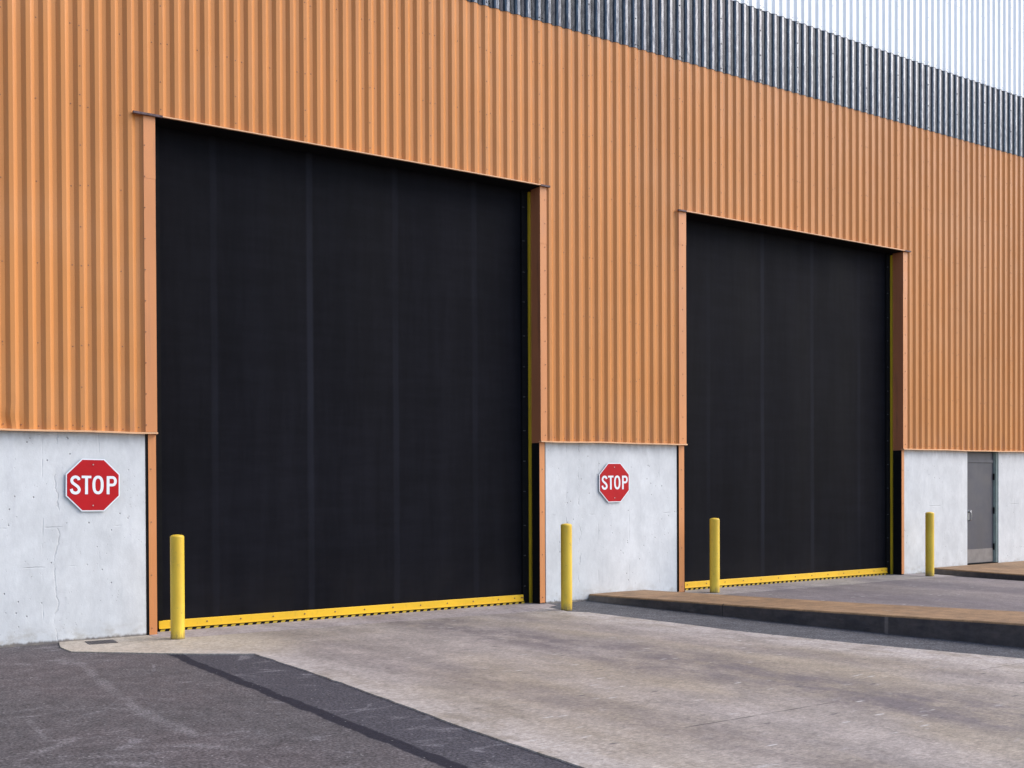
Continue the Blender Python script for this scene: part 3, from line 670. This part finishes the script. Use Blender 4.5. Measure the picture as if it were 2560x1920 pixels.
mm = tube(pts, 0.011); mm.disc((hx+0.03, 0.100, 0.99+OFF), 0.022, -0.04, 1, 12); mm.build('pull_handle', STEEL, D, smooth=True)
for z in (0.27, 1.0, 1.68):
    m = MB(); m.box(x1-0.112, x1-0.094, 0.078, 0.1035, z+OFF-0.07, z+OFF+0.06); m.build('hinge', BLACK, D)

# ------------------------------------------------------------------ stop signs
RED = plain('red_sign_sheeting', (0.46, 0.008, 0.012), 0.55, 0, 0.08, 3); RED.node_tree.nodes['Principled BSDF'].inputs['Specular IOR Level'].default_value = 0.2; SW = plain('white_sign_sheeting', (0.80, 0.82, 0.86), 0.35, 0, 0.03, 3)
BACK = plain('sign_aluminium_edge', (0.16, 0.19, 0.20), 0.5, 0.4)
def octo(r): return [(r*math.cos(math.pi/8+k*math.pi/4)/math.cos(math.pi/8), r*math.sin(math.pi/8+k*math.pi/4)/math.cos(math.pi/8)) for k in range(8)]
def stroke(m, pts, w, y0, y1, closed=False):
    n = len(pts); P_ = [Vector(p) for p in pts]; L = []; R__ = []
    for i in range(n):
        a = P_[(i-1) % n] if closed or i else P_[i]; b = P_[(i+1) % n] if closed or i < n-1 else P_[i]
        d = (b-a).normalized(); nn = Vector((-d.y, d.x)); L.append(P_[i]+nn*w/2); R__.append(P_[i]-nn*w/2)
    for i in range(n if closed else n-1):
        j = (i+1) % n
        m.face([(L[i].x, y1, L[i].y), (R__[i].x, y1, R__[i].y), (R__[j].x, y1, R__[j].y), (L[j].x, y1, L[j].y)])
def catmull(pts, k=6):
    o = []; n = len(pts)
    for i in range(n-1):
        p0, p1, p2, p3 = [Vector(pts[max(0, min(n-1, i+j))]) for j in (-1, 0, 1, 2)]
        for t in range(k):
            t /= k; o.append(tuple(0.5*((2*p1)+(p2-p0)*t+(2*p0-5*p1+4*p2-p3)*t*t+(3*p1-p0-3*p2+p3)*t**3)))
    o.append(tuple(pts[-1])); return o
def stop_sign(x, z, rot, label):
    e = empty('stop_sign', (x, 0.05, z)); tag(e, label, 'stop sign', 'stop signs on the concrete walls')
    R0 = 0.2985; yp = -0.022
    m = MB(); o = octo(R0); n = 8
    m.face([(a, yp, b) for a, b in o]); m.face([(a, yp+0.004, b) for a, b in reversed(o)], 1)
    for i in range(8):
        a, b = o[i], o[(i+1) % 8]; m.face([(a[0], yp, a[1]), (b[0], yp, b[1]), (b[0], yp+0.004, b[1]), (a[0], yp+0.004, a[1])], 1)
    m.box(-0.03, 0.03, yp+0.0045, -0.0005, -0.25, 0.25, 1)
    m.build('plate', [SW, BACK], e)
    m = MB(); m.face([(a, yp-0.0015, b) for a, b in octo(R0-0.0135)]); m.build('red_face', RED, e)
    s = 0.61/1094; cx, cy = 937, 776; yl = yp-0.003
    def T(p): return ((p[0]-cx)*s, (cy-p[1])*s)
    m = MB(); w = 57*s
    S_ = catmull([(657, 676), (643, 634), (590, 613), (538, 634), (517, 684), (537, 733), (588, 773), (638, 815), (663, 868), (641, 919), (590, 938), (532, 917), (507, 856)])
    stroke(m, [T(p) for p in S_], w, 0, yl)
    def rect(a, b, c, d_): q = [T(p) for p in ((a, b), (c, b), (c, d_), (a, d_))]; m.face([(p[0], yl, p[1]) for p in q])
    rect(710, 587, 900, 637); rect(777, 637, 834, 962)
    O_ = []
    for k in range(36):
        a = 2*math.pi*k/36; ca, sa = math.cos(a), math.sin(a)
        O_.append((1033+83*math.copysign(abs(ca)**0.85, ca), 773+161*math.copysign(abs(sa)**0.80, sa)))
    stroke(m, [T(p) for p in O_], w, 0, yl, True)
    rect(1205, 590, 1262, 962)
    Pp = [(1262, 617), (1322, 617)]+[(1322+60*math.sin(math.pi*k/10), 695-78*math.cos(math.pi*k/10)) for k in range(1, 10)]+[(1322, 773), (1262, 773)]
    stroke(m, [T(p) for p in Pp], w*0.97, 0, yl)
    m.build('lettering', SW, e, recalc=False)
    for zz in (0.232, -0.232):
        m = MB(); m.disc((0, yp-0.0015, zz), 0.0085, -0.006, 1, 10); m.build('bolt', plain('sign_bolt', (0.5, 0.42, 0.4), 0.4, 0.5), e)
    e.rotation_euler = (0, rot, 0)
    return e
stop_sign(1.327, 1.588+OFF, math.radians(0.6), 'red octagonal STOP sign on the concrete wall left of the nearer black door')
stop_sign(9.015, 1.592+OFF, math.radians(-0.4), 'red octagonal STOP sign on the concrete pier between the two black doors')

# ------------------------------------------------------------------ bollards
BM = m_bollard()
def bollard(x, y, z, h, label, lean=(0, 0), r=0.078):
    e = empty('bollard', (x, y, z)); tag(e, label, 'bollard', 'yellow bollards beside the doors')
    m = MB(); seg = 40; prof = [(r, -0.1), (r, h-0.012)]
    rings = [[(rr*math.cos(2*math.pi*k/seg), rr*math.sin(2*math.pi*k/seg), zz) for k in range(seg)] for rr, zz in prof]
    for k in range(seg): m.face([rings[0][k], rings[0][(k+1) % seg], rings[1][(k+1) % seg], rings[1][k]])
    o = m.build('pipe', BM, e, smooth=True, recalc=False)
    m = MB(); prof = [(r, h-0.0125), (r-0.002, h-0.004), (r-0.008, h+0.003), (r-0.022, h+0.010), (r-0.05, h+0.015), (0.0005, h+0.017)]
    rings = [[(rr*math.cos(2*math.pi*k/seg), rr*math.sin(2*math.pi*k/seg), zz) for k in range(seg)] for rr, zz in prof]
    for a, b in zip(rings, rings[1:]):
        for k in range(seg): m.face([a[k], a[(k+1) % seg], b[(k+1) % seg], b[k]])
    m.build('cap', BM, e, smooth=True, recalc=False)
    e.rotation_euler = (lean[0], lean[1], random.uniform(0, 6)); return e
bollard(2.12, -0.47, 0.01, 1.175, 'yellow bollard at the left edge of the nearer black door')
bollard(7.47, -0.78, 0.008, 1.185, 'yellow bollard before the concrete pier, beside the start of the kerb island')
bollard(10.80, -0.30, 0.02, 1.17, 'yellow bollard in front of the farther black door, behind the kerb island')
bollard(16.20, -0.42, 0.02, 1.17, 'yellow bollard beside the grey side door, right of the farther black door')
